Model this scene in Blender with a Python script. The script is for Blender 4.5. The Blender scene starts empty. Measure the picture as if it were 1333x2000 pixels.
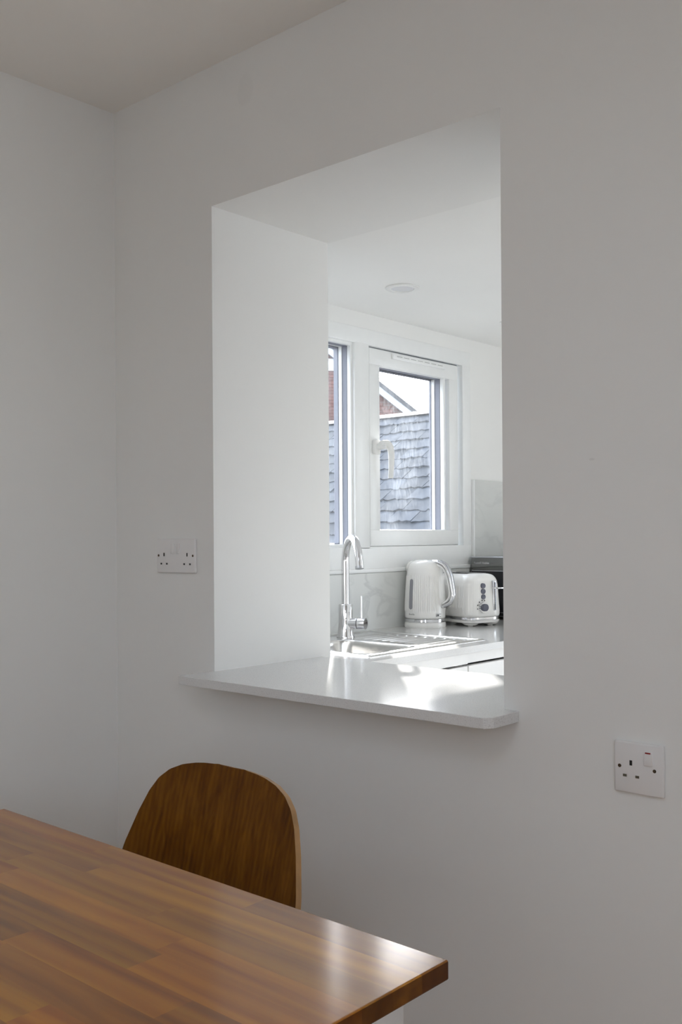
import bpy, bmesh, math, random
from mathutils import Vector, Matrix
random.seed(7)
S = bpy.context.scene
COL = S.collection

# ------------------------------------------------------------------ camera
CAM = Vector((2.182, -1.562, 1.25))
YAW, ROLL, FPX = math.radians(41.63), math.radians(-0.3812), 1935.14
cd = bpy.data.cameras.new('camera'); cam = bpy.data.objects.new('camera', cd); COL.objects.link(cam)
cd.sensor_fit = 'VERTICAL'; cd.sensor_height = 36.0; cd.sensor_width = 24.0
cd.lens = FPX / 2000 * 36.0
cd.shift_y = 46.6 / 2000
cd.clip_start = 0.02; cd.clip_end = 200
cam.matrix_world = Matrix.Translation(CAM) @ Matrix.Rotation(YAW, 4, 'Z') @ Matrix.Rotation(math.pi/2, 4, 'X') @ Matrix.Rotation(ROLL, 4, 'Z')
S.camera = cam
FW = Vector((-math.sin(YAW), math.cos(YAW), 0)); RT = Vector((math.cos(YAW), math.sin(YAW), 0))

# ------------------------------------------------------------------ light
SKY = 3.1
w = bpy.data.worlds.new('sky'); S.world = w; w.use_nodes = True
bg = w.node_tree.nodes['Background']
# thin bright haze all over the sky plus the clear-sky glow around the sun
_t = w.node_tree; _sk = _t.nodes.new('ShaderNodeTexSky'); _sk.sky_type = 'NISHITA'; _sk.sun_disc = False
_sk.sun_elevation = math.radians(27.6); _sk.sun_rotation = math.radians(-41.5); _sk.dust_density = 1.0
_hs = _t.nodes.new('ShaderNodeHueSaturation'); _hs.inputs['Saturation'].default_value = 0.35; _hs.inputs['Value'].default_value = 0.15
_ad = _t.nodes.new('ShaderNodeMixRGB'); _ad.blend_type = 'ADD'; _ad.inputs['Fac'].default_value = 1; _ad.inputs['Color1'].default_value = (0.82, 0.92, 1.04, 1)
_t.links.new(_sk.outputs[0], _hs.inputs['Color']); _t.links.new(_hs.outputs[0], _ad.inputs['Color2']); _t.links.new(_ad.outputs[0], bg.inputs['Color'])
bg.inputs['Strength'].default_value = SKY
sl = bpy.data.lights.new('sun', 'SUN'); sl.energy = 13.0; sl.angle = math.radians(0.8); sl.color = (1.0, 0.97, 0.92)
sun = bpy.data.objects.new('sun', sl); COL.objects.link(sun)
SUN_DIR = Vector((1.0, -1.13, -0.79)).normalized()
sun.rotation_euler = SUN_DIR.to_track_quat('-Z', 'Y').to_euler()

def portal(name, loc, direction, sx, sy):
    l = bpy.data.lights.new(name, 'AREA'); l.shape = 'RECTANGLE'; l.size = sx; l.size_y = sy
    l.cycles.is_portal = True
    o = bpy.data.objects.new(name, l); COL.objects.link(o); o.location = loc
    o.rotation_euler = Vector(direction).to_track_quat('-Z', 'Y').to_euler()
    return o
S.view_settings.view_transform = 'Standard'; S.view_settings.look = 'None'
S.view_settings.gamma = 1.0; S.view_settings.use_curve_mapping = False
S.view_settings.exposure = 0.15
S.cycles.use_denoising = True
S.cycles.max_bounces = 14; S.cycles.diffuse_bounces = 10; S.cycles.glossy_bounces = 6; S.cycles.transparent_max_bounces = 12
S.cycles.sample_clamp_indirect = 8.0
S.cycles.caustics_reflective = False; S.cycles.caustics_refractive = False

# room numbers (metres). The partition wall's dining face is y = 0, the left wall x = 0.
CEIL, KCEIL, SILL = 2.369, 2.037, 0.929
OX0, OX1, PT = 0.388, 1.193, 0.410          # hatch opening, wall thickness
RX, RY = 3.40, -3.60                        # dining room right / rear
KX, KX1, KY = -0.08, 3.40, 2.70             # kitchen window wall, right end, far wall
WT = 0.917                                  # worktop top
SK = (1.50, 2.40, -2.40, -1.50)             # roof light in the dining ceiling

# ------------------------------------------------------------------ helpers
def link(o, parent=None):
    COL.objects.link(o)
    if parent is not None: o.parent = parent
    return o
def obj(name, bm, mat=None, parent=None, smooth=None):
    bm.normal_update()
    me = bpy.data.meshes.new(name); bm.to_mesh(me); bm.free()
    for m in (mat if isinstance(mat, (list, tuple)) else [mat] if mat else []): me.materials.append(m)
    if smooth:
        for p in me.polygons: p.use_smooth = True
        if smooth is not True:
            me.set_sharp_from_angle(angle=math.radians(smooth))
    return link(bpy.data.objects.new(name, me), parent)
def thing(name, label, cat, loc=(0, 0, 0), rz=0.0, group=None):
    o = bpy.data.objects.new(name, None); COL.objects.link(o)
    o.empty_display_size = 0.05
    o.location = loc; o.rotation_euler = (0, 0, rz)
    return tag(o, label, cat, group)
def tag(o, label, cat, group=None):
    o['label'] = label; o['category'] = cat
    if group: o['group'] = group
    return o
def struct(o, label=None):
    o['kind'] = 'structure'
    if label: o['label'] = label
    return o
def box(bm, x0, x1, y0, y1, z0, z1, bev=0.0, seg=2):
    vs = [bm.verts.new((x, y, z)) for x in (x0, x1) for y in (y0, y1) for z in (z0, z1)]
    fs = [(0, 1, 3, 2), (4, 6, 7, 5), (0, 4, 5, 1), (2, 3, 7, 6), (0, 2, 6, 4), (1, 5, 7, 3)]
    faces = [bm.faces.new([vs[i] for i in f]) for f in fs]
    if bev > 0:
        es = list({e for f in faces for e in f.edges})
        bmesh.ops.bevel(bm, geom=es, offset=bev, segments=seg, affect='EDGES', profile=0.5)
def bbox(*a, **k):
    bm = bmesh.new(); box(bm, *a, **k); return bm
def prism(bm, pts, z0, z1, bev=0.0, seg=2):
    """pts: outline in xy, counter-clockwise; extruded in z"""
    b = [bm.verts.new((p[0], p[1], z0)) for p in pts]; t = [bm.verts.new((p[0], p[1], z1)) for p in pts]
    n = len(pts); fs = [bm.faces.new(list(reversed(b))), bm.faces.new(t)]
    for i in range(n): fs.append(bm.faces.new((b[i], b[(i+1) % n], t[(i+1) % n], t[i])))
    if bev > 0:
        es = list({e for f in fs[:2] for e in f.edges})
        bmesh.ops.bevel(bm, geom=es, offset=bev, segments=seg, affect='EDGES', profile=0.5)
def rrect(x0, x1, y0, y1, r, n=5):
    out = []
    for cx, cy, a0 in ((x1-r, y0+r, -90), (x1-r, y1-r, 0), (x0+r, y1-r, 90), (x0+r, y0+r, 180)):
        for i in range(n+1):
            a = math.radians(a0 + 90*i/n); out.append((cx + r*math.cos(a), cy + r*math.sin(a)))
    return out
def lathe(bm, prof, n=48, rmod=None, M=None, closed_ends=True):
    rings = []
    for r, z in prof:
        ring = []
        for i in range(n):
            a = 2*math.pi*i/n
            rr = rmod(r, z, a) if rmod else r
            v = Vector((rr*math.cos(a), rr*math.sin(a), z))
            if M is not None: v = M @ v
            ring.append(bm.verts.new(v))
        rings.append(ring)
    for a, b in zip(rings[:-1], rings[1:]):
        for i in range(n): bm.faces.new((a[i], a[(i+1) % n], b[(i+1) % n], b[i]))
    if closed_ends:
        bm.faces.new(list(reversed(rings[0]))); bm.faces.new(rings[-1])
def cyl(bm, p0, p1, r0, r1=None, n=24):
    p0, p1 = Vector(p0), Vector(p1); d = p1 - p0
    M = Matrix.Translation(p0) @ d.to_track_quat('Z', 'Y').to_matrix().to_4x4()
    lathe(bm, [(r0, 0), (r0 if r1 is None else r1, d.length)], n, None, M)
def spline(pts, n):
    """Catmull-Rom through pts"""
    P = [Vector(p) for p in pts]; P = [2*P[0]-P[1]] + P + [2*P[-1]-P[-2]]; out = []
    for i in range(1, len(P)-2):
        for k in range(n):
            t = k/n
            out.append(0.5*((2*P[i]) + (P[i+1]-P[i-1])*t + (2*P[i-1]-5*P[i]+4*P[i+1]-P[i+2])*t*t + (3*P[i]-P[i-1]-3*P[i+1]+P[i+2])*t**3))
    out.append(P[-2]); return out
def tube(bm, pts, ra, rb=None, n=16, side=None):
    """sweep an ellipse: ra across `side`, rb in the other direction"""
    rb = ra if rb is None else rb; rings = []
    prev = Vector(side) if side is not None else None
    for i, p in enumerate(pts):
        t = (pts[min(i+1, len(pts)-1)] - pts[max(i-1, 0)]).normalized()
        if prev is None: prev = t.orthogonal()
        s = (prev - t*prev.dot(t)).normalized(); prev = s; u = t.cross(s)
        A = ra[i] if isinstance(ra, list) else ra; B = rb[i] if isinstance(rb, list) else rb
        rings.append([bm.verts.new(p + s*A*math.cos(2*math.pi*k/n) + u*B*math.sin(2*math.pi*k/n)) for k in range(n)])
    for a, b in zip(rings[:-1], rings[1:]):
        for k in range(n): bm.faces.new((a[k], a[(k+1) % n], b[(k+1) % n], b[k]))
    bm.faces.new(list(reversed(rings[0]))); bm.faces.new(rings[-1])
def text_mesh(name, body, height, mat, fn, parent, align='CENTER'):
    """flat lettering: fn maps (s, t) in metres to a point on the surface"""
    cu = bpy.data.curves.new('lettering', 'FONT'); cu.body = body; cu.size = height; cu.align_x = align; cu.align_y = 'CENTER'
    o = bpy.data.objects.new('lettering', cu); COL.objects.link(o)
    dg = bpy.context.evaluated_depsgraph_get(); me = bpy.data.meshes.new_from_object(o.evaluated_get(dg))
    bpy.data.objects.remove(o); bpy.data.curves.remove(cu)
    for v in me.vertices: v.co = fn(v.co.x, v.co.y)
    me.materials.clear(); me.materials.append(mat)
    return link(bpy.data.objects.new(name, me), parent)

# ------------------------------------------------------------------ materials
class NT:
    def __init__(s, name):
        s.m = bpy.data.materials.new(name); s.m.use_nodes = True; s.t = s.m.node_tree; s.n = s.t.nodes
        s.b = s.n['Principled BSDF']; s.out = s.n['Material Output']
    def add(s, typ, **k):
        x = s.n.new(typ)
        for a, v in k.items():
            if a.startswith('i_'):
                x.inputs[a[2:].replace('_', ' ')].default_value = v
            else: setattr(x, a, v)
        return x
    def l(s, a, b): s.t.links.new(a, b)
    def ramp(s, fac, stops):
        r = s.add('ShaderNodeValToRGB'); e = r.color_ramp.elements
        e[0].position, e[0].color = stops[0][0], (*stops[0][1], 1); e[1].position, e[1].color = stops[-1][0], (*stops[-1][1], 1)
        for p, c in stops[1:-1]:
            q = e.new(p); q.color = (*c, 1)
        s.l(fac, r.inputs['Fac']); return r
    def bump(s, h, strength, dist=0.002):
        b = s.add('ShaderNodeBump'); b.inputs['Strength'].default_value = strength; b.inputs['Distance'].default_value = dist
        s.l(h, b.inputs['Height']); s.l(b.outputs['Normal'], s.b.inputs['Normal']); return b
def simple(name, col, rough=0.5, metal=0.0, coat=0.0, var=0.0, scale=30.0, spec=0.5, aniso=0.0):
    t = NT(name); b = t.b
    b.inputs['Roughness'].default_value = rough; b.inputs['Metallic'].default_value = metal
    b.inputs['Coat Weight'].default_value = coat; b.inputs['Specular IOR Level'].default_value = spec
    co = t.add('ShaderNodeTexCoord'); no = t.add('ShaderNodeTexNoise'); no.inputs['Scale'].default_value = scale
    no.inputs['Detail'].default_value = 3
    t.l(co.outputs['Object'], no.inputs['Vector'])
    v = max(var, 0.01)
    r = t.ramp(no.outputs['Fac'], [(0.3, tuple(c*(1-v) for c in col)), (0.7, tuple(min(1, c*(1+v)) for c in col))])
    t.l(r.outputs['Color'], b.inputs['Base Color'])
    return t.m
def paint(name, col, marks=False):
    t = NT(name); b = t.b; b.inputs['Roughness'].default_value = 0.62; b.inputs['Specular IOR Level'].default_value = 0.3
    co = t.add('ShaderNodeTexCoord')
    n1 = t.add('ShaderNodeTexNoise'); n1.inputs['Scale'].default_value = 2.2; n1.inputs['Detail'].default_value = 4
    n2 = t.add('ShaderNodeTexNoise'); n2.inputs['Scale'].default_value = 160; n2.inputs['Detail'].default_value = 3
    t.l(co.outputs['Object'], n1.inputs['Vector']); t.l(co.outputs['Object'], n2.inputs['Vector'])
    r = t.ramp(n1.outputs['Fac'], [(0.3, tuple(c*0.985 for c in col)), (0.7, tuple(min(1, c*1.01) for c in col))])
    last = r.outputs['Color']
    if marks:      # a touched-up patch high on the wall and a small scuff
        for (px, pz, sx, sz, dk) in ((0.508, 2.279, 0.030, 0.040, 0.972), (1.373, 1.379, 0.006, 0.0022, 0.90)):
            mp = t.add('ShaderNodeMapping'); t.l(co.outputs['Object'], mp.inputs['Vector'])
            mp.vector_type = 'POINT'; mp.inputs['Location'].default_value = (-px/sx, 0, -pz/sz); mp.inputs['Scale'].default_value = (1/sx, 0, 1/sz)
            nz = t.add('ShaderNodeTexNoise'); nz.inputs['Scale'].default_value = 1.3; t.l(mp.outputs['Vector'], nz.inputs['Vector'])
            add = t.add('ShaderNodeVectorMath', operation='MULTIPLY_ADD'); t.l(nz.outputs['Color'], add.inputs[0])
            add.inputs[1].default_value = (0.8, 0, 0.8); t.l(mp.outputs['Vector'], add.inputs[2])
            off = t.add('ShaderNodeVectorMath', operation='SUBTRACT'); t.l(add.outputs[0], off.inputs[0]); off.inputs[1].default_value = (0.4, 0, 0.4)
            ln = t.add('ShaderNodeVectorMath', operation='LENGTH'); t.l(off.outputs[0], ln.inputs[0])
            mk = t.ramp(ln.outputs['Value'], [(0.75, (dk, dk, dk)), (1.0, (1, 1, 1))])
            mx = t.add('ShaderNodeMixRGB', blend_type='MULTIPLY'); mx.inputs['Fac'].default_value = 1
            t.l(last, mx.inputs['Color1']); t.l(mk.outputs['Color'], mx.inputs['Color2']); last = mx.outputs['Color']
    t.l(last, b.inputs['Base Color']); t.bump(n2.outputs['Fac'], 0.06, 0.001)
    return t.m
def wood(name, dark, mid, light, axis='X', rough=0.3, coat=0.0, rand=True, gs=1.0, bump=0.03, ior=1.5):
    """grain runs along `axis`; every object gets its own tint and offset"""
    t = NT(name); b = t.b; b.inputs['Roughness'].default_value = rough
    b.inputs['Coat Weight'].default_value = coat; b.inputs['Coat Roughness'].default_value = 0.16; b.inputs['Coat IOR'].default_value = ior; b.inputs['Specular IOR Level'].default_value = 0.12
    co = t.add('ShaderNodeTexCoord'); oi = t.add('ShaderNodeObjectInfo')
    mp = t.add('ShaderNodeMapping'); t.l(co.outputs['Object'], mp.inputs['Vector'])
    sc = {'X': (0.9, 11, 11), 'Y': (11, 0.9, 11), 'Z': (11, 11, 0.9)}[axis]
    mp.inputs['Scale'].default_value = tuple(c*gs for c in sc)
    of = t.add('ShaderNodeVectorMath', operation='SCALE'); of.inputs[0].default_value = (37, 53, 71); t.l(oi.outputs['Random'], of.inputs['Scale'])
    ad = t.add('ShaderNodeVectorMath', operation='ADD'); t.l(mp.outputs['Vector'], ad.inputs[0]); t.l(of.outputs[0], ad.inputs[1])
    n1 = t.add('ShaderNodeTexNoise'); n1.inputs['Scale'].default_value = 1.6; n1.inputs['Detail'].default_value = 5; n1.inputs['Distortion'].default_value = 0.9
    t.l(ad.outputs[0], n1.inputs['Vector'])
    wv = t.add('ShaderNodeTexWave', wave_type='BANDS', bands_direction={'X': 'Y', 'Y': 'X', 'Z': 'X'}[axis]); wv.inputs['Scale'].default_value = 0.9
    wv.inputs['Distortion'].default_value = 7.0; wv.inputs['Detail'].default_value = 3; wv.inputs['Detail Scale'].default_value = 0.7
    t.l(ad.outputs[0], wv.inputs['Vector'])
    fine = t.add('ShaderNodeTexNoise'); fine.inputs['Scale'].default_value = 9; fine.inputs['Detail'].default_value = 2
    t.l(ad.outputs[0], fine.inputs['Vector'])
    m1 = t.add('ShaderNodeMath', operation='MULTIPLY_ADD'); t.l(wv.outputs['Fac'], m1.inputs[0]); m1.inputs[1].default_value = 0.12; t.l(n1.outputs['Fac'], m1.inputs[2])
    m2 = t.add('ShaderNodeMath', operation='MULTIPLY_ADD'); t.l(fine.outputs['Fac'], m2.inputs[0]); m2.inputs[1].default_value = 0.14; t.l(m1.outputs[0], m2.inputs[2])
    r = t.ramp(m2.outputs[0], [(0.32, dark), (0.62, mid), (0.90, light)])
    hs = t.add('ShaderNodeHueSaturation')
    if rand:
        mr = t.add('ShaderNodeMapRange'); t.l(oi.outputs['Random'], mr.inputs['Value']); mr.inputs['To Min'].default_value = 0.74; mr.inputs['To Max'].default_value = 1.22
        t.l(mr.outputs[0], hs.inputs['Value'])
        m3 = t.add('ShaderNodeMath', operation='MULTIPLY'); t.l(oi.outputs['Random'], m3.inputs[0]); m3.inputs[1].default_value = 7.31
        m4 = t.add('ShaderNodeMath', operation='FRACT'); t.l(m3.outputs[0], m4.inputs[0])
        mh = t.add('ShaderNodeMapRange'); t.l(m4.outputs[0], mh.inputs['Value']); mh.inputs['To Min'].default_value = 0.496; mh.inputs['To Max'].default_value = 0.509
        t.l(mh.outputs[0], hs.inputs['Hue'])
    t.l(r.outputs['Color'], hs.inputs['Color']); t.l(hs.outputs['Color'], b.inputs['Base Color'])
    t.bump(m2.outputs[0], bump, 0.002)
    return t.m
def marble(name):
    t = NT(name); b = t.b; b.inputs['Roughness'].default_value = 0.22
    co = t.add('ShaderNodeTexCoord'); mp = t.add('ShaderNodeMapping'); t.l(co.outputs['Object'], mp.inputs['Vector'])
    mp.inputs['Scale'].default_value = (1, 1.0, 2.1); mp.inputs['Rotation'].default_value = (0.5, 0, 0)
    n = t.add('ShaderNodeTexNoise'); n.inputs['Scale'].default_value = 3.4; n.inputs['Detail'].default_value = 8; n.inputs['Distortion'].default_value = 1.4
    t.l(mp.outputs['Vector'], n.inputs['Vector'])
    r = t.ramp(n.outputs['Fac'], [(0.0, (.70,.71,.695)), (0.43, (.68, .69, .675)), (0.495, (.56, .57, .565)), (0.55, (.68, .69, .675)), (1.0, (.65, .655, .645))])
    n2 = t.add('ShaderNodeTexNoise'); n2.inputs['Scale'].default_value = 2.0; t.l(co.outputs['Object'], n2.inputs['Vector'])
    k = t.ramp(n2.outputs['Fac'], [(0.42, (0, 0, 0)), (0.66, (1, 1, 1))])
    mx = t.add('ShaderNodeMixRGB'); mx.inputs['Color1'].default_value = (.69, .70, .685, 1)
    t.l(k.outputs['Color'], mx.inputs['Fac']); t.l(r.outputs['Color'], mx.inputs['Color2']); t.l(mx.outputs['Color'], b.inputs['Base Color'])
    return t.m
def quartz(name, col):
    t = NT(name); b = t.b; b.inputs['Roughness'].default_value = 0.13
    co = t.add('ShaderNodeTexCoord')
    v = t.add('ShaderNodeTexVoronoi'); v.inputs['Scale'].default_value = 260; t.l(co.outputs['Object'], v.inputs['Vector'])
    n = t.add('ShaderNodeTexNoise'); n.inputs['Scale'].default_value = 420; n.inputs['Detail'].default_value = 2; t.l(co.outputs['Object'], n.inputs['Vector'])
    a = t.ramp(v.outputs['Distance'], [(0.05, tuple(c*1.05 for c in col)), (0.45, col)])
    c2 = t.ramp(n.outputs['Fac'], [(0.30, (.80, .79, .78)), (0.45, (1, 1, 1))])
    mx = t.add('ShaderNodeMixRGB', blend_type='MULTIPLY'); mx.inputs['Fac'].default_value = 1
    t.l(a.outputs['Color'], mx.inputs['Color1']); t.l(c2.outputs['Color'], mx.inputs['Color2']); t.l(mx.outputs['Color'], b.inputs['Base Color'])
    return t.m
def glass(name, dirt=0.0):
    t = NT(name); t.n.remove(t.b)
    tr = t.add('ShaderNodeBsdfTransparent'); tr.inputs['Color'].default_value = (.97, .97, .97, 1)
    gl = t.add('ShaderNodeBsdfGlossy'); gl.inputs['Roughness'].default_value = 0.01
    lw = t.add('ShaderNodeLayerWeight'); pw = t.add('ShaderNodeMath', operation='POWER'); t.l(lw.outputs['Facing'], pw.inputs[0]); pw.inputs[1].default_value = 5
    fr = t.add('ShaderNodeMath', operation='MULTIPLY_ADD'); t.l(pw.outputs[0], fr.inputs[0]); fr.inputs[1].default_value = .9; fr.inputs[2].default_value = .03
    mx = t.add('ShaderNodeMixShader'); t.l(fr.outputs[0], mx.inputs['Fac']); t.l(tr.outputs[0], mx.inputs[1]); t.l(gl.outputs[0], mx.inputs[2])
    last = mx.outputs[0]
    if dirt > 0:
        co = t.add('ShaderNodeTexCoord')
        mp = t.add('ShaderNodeMapping'); t.l(co.outputs['Object'], mp.inputs['Vector']); mp.inputs['Scale'].default_value = (1, 2.2, 0.8)
        n1 = t.add('ShaderNodeTexNoise'); n1.inputs['Scale'].default_value = 4.2; n1.inputs['Detail'].default_value = 4; n1.inputs['Distortion'].default_value = 0.6
        t.l(mp.outputs['Vector'], n1.inputs['Vector'])
        n2 = t.add('ShaderNodeTexNoise'); n2.inputs['Scale'].default_value = 30; n2.inputs['Detail'].default_value = 5; n2.inputs['Distortion'].default_value = 1.0
        t.l(mp.outputs['Vector'], n2.inputs['Vector'])
        a = t.ramp(n1.outputs['Fac'], [(0.40, (.05, .05, .05)), (0.62, (1, 1, 1))]); c = t.ramp(n2.outputs['Fac'], [(0.42, (.22, .22, .22)), (0.66, (1, 1, 1))])
        mu = t.add('ShaderNodeMixRGB', blend_type='MULTIPLY'); mu.inputs['Fac'].default_value = 1
        t.l(a.outputs['Color'], mu.inputs['Color1']); t.l(c.outputs['Color'], mu.inputs['Color2'])
        k = t.add('ShaderNodeMath', operation='MULTIPLY'); t.l(mu.outputs['Color'], k.inputs[0]); k.inputs[1].default_value = dirt
        tl = t.add('ShaderNodeBsdfTranslucent'); tl.inputs['Color'].default_value = (.80, .83, .86, 1)
        m2 = t.add('ShaderNodeMixShader'); t.l(k.outputs[0], m2.inputs['Fac']); t.l(last, m2.inputs[1]); t.l(tl.outputs[0], m2.inputs[2]); last = m2.outputs[0]
    t.l(last, t.out.inputs['Surface'])
    return t.m
def steel(name):
    t = NT(name); b = t.b; b.inputs['Metallic'].default_value = 1; b.inputs['Base Color'].default_value = (.72, .71, .70, 1)
    co = t.add('ShaderNodeTexCoord'); n = t.add('ShaderNodeTexNoise'); n.inputs['Scale'].default_value = 60; t.l(co.outputs['Object'], n.inputs['Vector'])
    r = t.ramp(n.outputs['Fac'], [(0.3, (.17, .17, .17)), (0.7, (.25, .25, .25))]); t.l(r.outputs['Color'], b.inputs['Roughness'])
    return t.m
def brick_mat(name):
    t = NT(name); b = t.b; b.inputs['Roughness'].default_value = 0.9
    co = t.add('ShaderNodeTexCoord'); mp = t.add('ShaderNodeMapping'); t.l(co.outputs['Object'], mp.inputs['Vector']); mp.inputs['Rotation'].default_value = (math.pi/2, 0, 0)
    br = t.add('ShaderNodeTexBrick'); t.l(mp.outputs['Vector'], br.inputs['Vector'])
    br.inputs['Color1'].default_value = (.13, .06, .05, 1); br.inputs['Color2'].default_value = (.09, .045, .04, 1); br.inputs['Mortar'].default_value = (.13, .12, .11, 1)
    br.inputs['Scale'].default_value = 1; br.inputs['Brick Width'].default_value = .225; br.inputs['Row Height'].default_value = .075; br.inputs['Mortar Size'].default_value = .006
    t.l(br.outputs['Color'], b.inputs['Base Color']); return t.m
def slate_mat(name, c0, c1, scale=9.0):
    t = NT(name); b = t.b; b.inputs['Roughness'].default_value = 0.7
    co = t.add('ShaderNodeTexCoord'); oi = t.add('ShaderNodeObjectInfo')
    of = t.add('ShaderNodeVectorMath', operation='SCALE'); of.inputs[0].default_value = (19, 31, 23); t.l(oi.outputs['Random'], of.inputs['Scale'])
    ad = t.add('ShaderNodeVectorMath', operation='ADD'); t.l(co.outputs['Object'], ad.inputs[0]); t.l(of.outputs[0], ad.inputs[1])
    n = t.add('ShaderNodeTexNoise'); n.inputs['Scale'].default_value = scale; n.inputs['Detail'].default_value = 6; t.l(ad.outputs[0], n.inputs['Vector'])
    r = t.ramp(n.outputs['Fac'], [(0.3, c0), (0.7, c1)])
    hs = t.add('ShaderNodeHueSaturation'); mr = t.add('ShaderNodeMapRange'); t.l(oi.outputs['Random'], mr.inputs['Value']); mr.inputs['To Min'].default_value = .75; mr.inputs['To Max'].default_value = 1.25
    t.l(mr.outputs[0], hs.inputs['Value']); t.l(r.outputs['Color'], hs.inputs['Color']); t.l(hs.outputs['Color'], b.inputs['Base Color'])
    t.bump(n.outputs['Fac'], 0.4, 0.01); return t.m

M = dict(
    wall=paint('wall paint', (.80, .80, .79)), wall_marks=paint('wall paint with touch-up', (.80, .80, .79), True),
    ceil=paint('ceiling paint', (.88, .87, .85)),
    kitchen=paint('kitchen paint', (.84, .84, .83)),
    floor=wood('floor oak', (.27, .15, .075), (.42, .26, .145), (.52, .35, .22), 'Y', 0.4),
    tilefloor=simple('pale floor tile', (.72, .70, .67), 0.35, var=.05, scale=4),
    table=wood('oiled oak staves', (.18, .050, .0003), (.34, .116, .0005), (.45, .178, .002), 'X', 0.45, 1.0, ior=1.5),
    endgrain=wood('oak end grain', (.06, .016, .001), (.11, .032, .002), (.17, .055, .005), 'X', 0.5, 0.2),
    veneer=wood('walnut brown veneer', (.068, .020, .0005), (.132, .045, .001), (.20, .075, .004), 'Z', 0.45, 0.05, False, 2.6),
    ply=simple('plywood edge', (.42, .24, .10), 0.45, var=0.15),
    white=simple('white plastic', (.80, .80, .79), 0.35), upvc=simple('white upvc', (.84, .85, .85), 0.28),
    socket=simple('socket plastic', (.78, .77, .77), 0.3), dark=simple('dark hole', (.015, .014, .013), 0.6),
    brass=simple('brass contact', (.10, .09, .06), 0.5), screw=simple('screw metal', (.12, .09, .06), 0.4, 1.0), red=simple('red flag', (.25, .01, .01), 0.4),
    shade_strip=simple('grey gasket', (.12, .13, .15), 0.5), shaded_upvc=simple('grey outer rebate', (.24, .25, .30), 0.5),  # both greys put shade into the colour of a white upvc window
    quartz=quartz('speckled quartz', (.72, .72, .72)), worktop=quartz('pale quartz', (.62, .61, .60)),
    marble=marble('marble splashback'), steel=steel('sink steel'),
    chrome=simple('chrome', (.80, .80, .82), 0.04, 1.0), satin=simple('satin chrome', (.62, .63, .67), 0.22, 1.0),
    cabinet=simple('cabinet white', (.78, .77, .76), 0.3), kick=simple('plinth white', (.70, .70, .69), 0.4),
    cream=simple('glossy white enamel', (.84, .83, .81), 0.12, 0, 0.3), gauge=simple('water gauge', (.30, .30, .33), 0.15),
    btn=simple('slate grey button', (.10, .105, .14), 0.25), print=simple('dark print', (.06, .06, .07), 0.5),
    black=simple('black enamel', (.02, .02, .022), 0.15), mirror=simple('dark mirror glass', (.22, .22, .215), 0.05, 1.0),
    glassdoor=simple('black glass door', (.022, .022, .025), 0.06), lightprint=simple('pale print', (.7, .7, .7), 0.5),
    glass=glass('clear glass'), dirty=glass('sun-hazed glass', 0.068),
    lens=simple('lamp lens', (.68, .69, .72), 0.25),
    brick=slate_mat('red brick', (.085, .038, .032), (.14, .062, .052), 5), mortar=brick_mat('brick wall'),
    slate=slate_mat('grey roof slate', (.030, .036, .046), (.062, .071, .088)), housetile=slate_mat('house roof tile', (.05, .05, .055), (.09, .09, .095), 3),
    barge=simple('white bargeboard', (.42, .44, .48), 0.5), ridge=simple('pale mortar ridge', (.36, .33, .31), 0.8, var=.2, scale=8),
    bark=simple('bark', (.09, .07, .05), .9, var=.3, scale=12), leaf=simple('leaf green', (.06, .10, .03), .6, var=.3, scale=3),
    ground=simple('outdoor paving', (.12, .12, .115), 0.9, var=.3, scale=3),
)

# ------------------------------------------------------------------ the setting
def wall(name, boxes, mat, bev=0.0):
    bm = bmesh.new()
    for b in boxes: box(bm, *b, bev=bev)
    return struct(obj(name, bm, mat))
wall('floor', [(-0.3, RX+.2, RY-.2, .2, -.12, 0)], M['floor'])
wall('floor_kitchen', [(-0.3, RX+.2, .2, KY+.2, -.12, 0)], M['tilefloor'])
# partition wall with the serving hatch: one ring of faces around the opening
def partition():
    bm = bmesh.new(); x0, x1, z0, z1 = -0.2, RX, 0.0, CEIL+.2
    ox0, ox1, oz0, oz1 = OX0, OX1, SILL-.02, KCEIL
    box(bm, x0, ox0, 0, PT, z0, z1); box(bm, ox1, x1, 0, PT, z0, z1)
    box(bm, ox0, ox1, 0, PT, z0, oz0); box(bm, ox0, ox1, 0, PT, oz1, z1)
    bmesh.ops.remove_doubles(bm, verts=bm.verts, dist=1e-5)
    # drop the doubled inner faces so the wall is one skin
    seen = {}
    for f in list(bm.faces):
        key = tuple(sorted(v.index for v in f.verts)); seen.setdefault(key, []).append(f)
    bm.verts.index_update(); seen = {}
    for f in bm.faces: seen.setdefault(tuple(sorted(v.index for v in f.verts)), []).append(f)
    bmesh.ops.delete(bm, geom=[f for fs in seen.values() if len(fs) > 1 for f in fs], context='FACES_ONLY')
    return struct(obj('wall_partition', bm, M['wall_marks']))
partition()
wall('wall_left', [(-.2, 0, RY-.2, 0, 0, CEIL+.2)], M['wall'])
RW = (-3.45, -1.85, 1.20, 2.32)                   # dining window in the right wall (y0, y1, z0, z1)
wall('wall_right', [(RX, RX+.2, RY-.2, RW[0], 0, CEIL+.2), (RX, RX+.2, RW[1], KY+.2, 0, CEIL+.2), (RX, RX+.2, RW[0], RW[1], 0, RW[2]), (RX, RX+.2, RW[0], RW[1], RW[3], CEIL+.2)], M['wall'])
wall('wall_rear', [(0, RX, RY-.2, RY, 0, CEIL+.2)], M['wall'])
wall('ceiling', [(0, SK[0], RY, 0, CEIL, CEIL+.1), (SK[1], RX, RY, 0, CEIL, CEIL+.1),
                 (SK[0], SK[1], RY, SK[2], CEIL, CEIL+.1), (SK[0], SK[1], SK[3], 0, CEIL, CEIL+.1)], M['ceil'])
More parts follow.
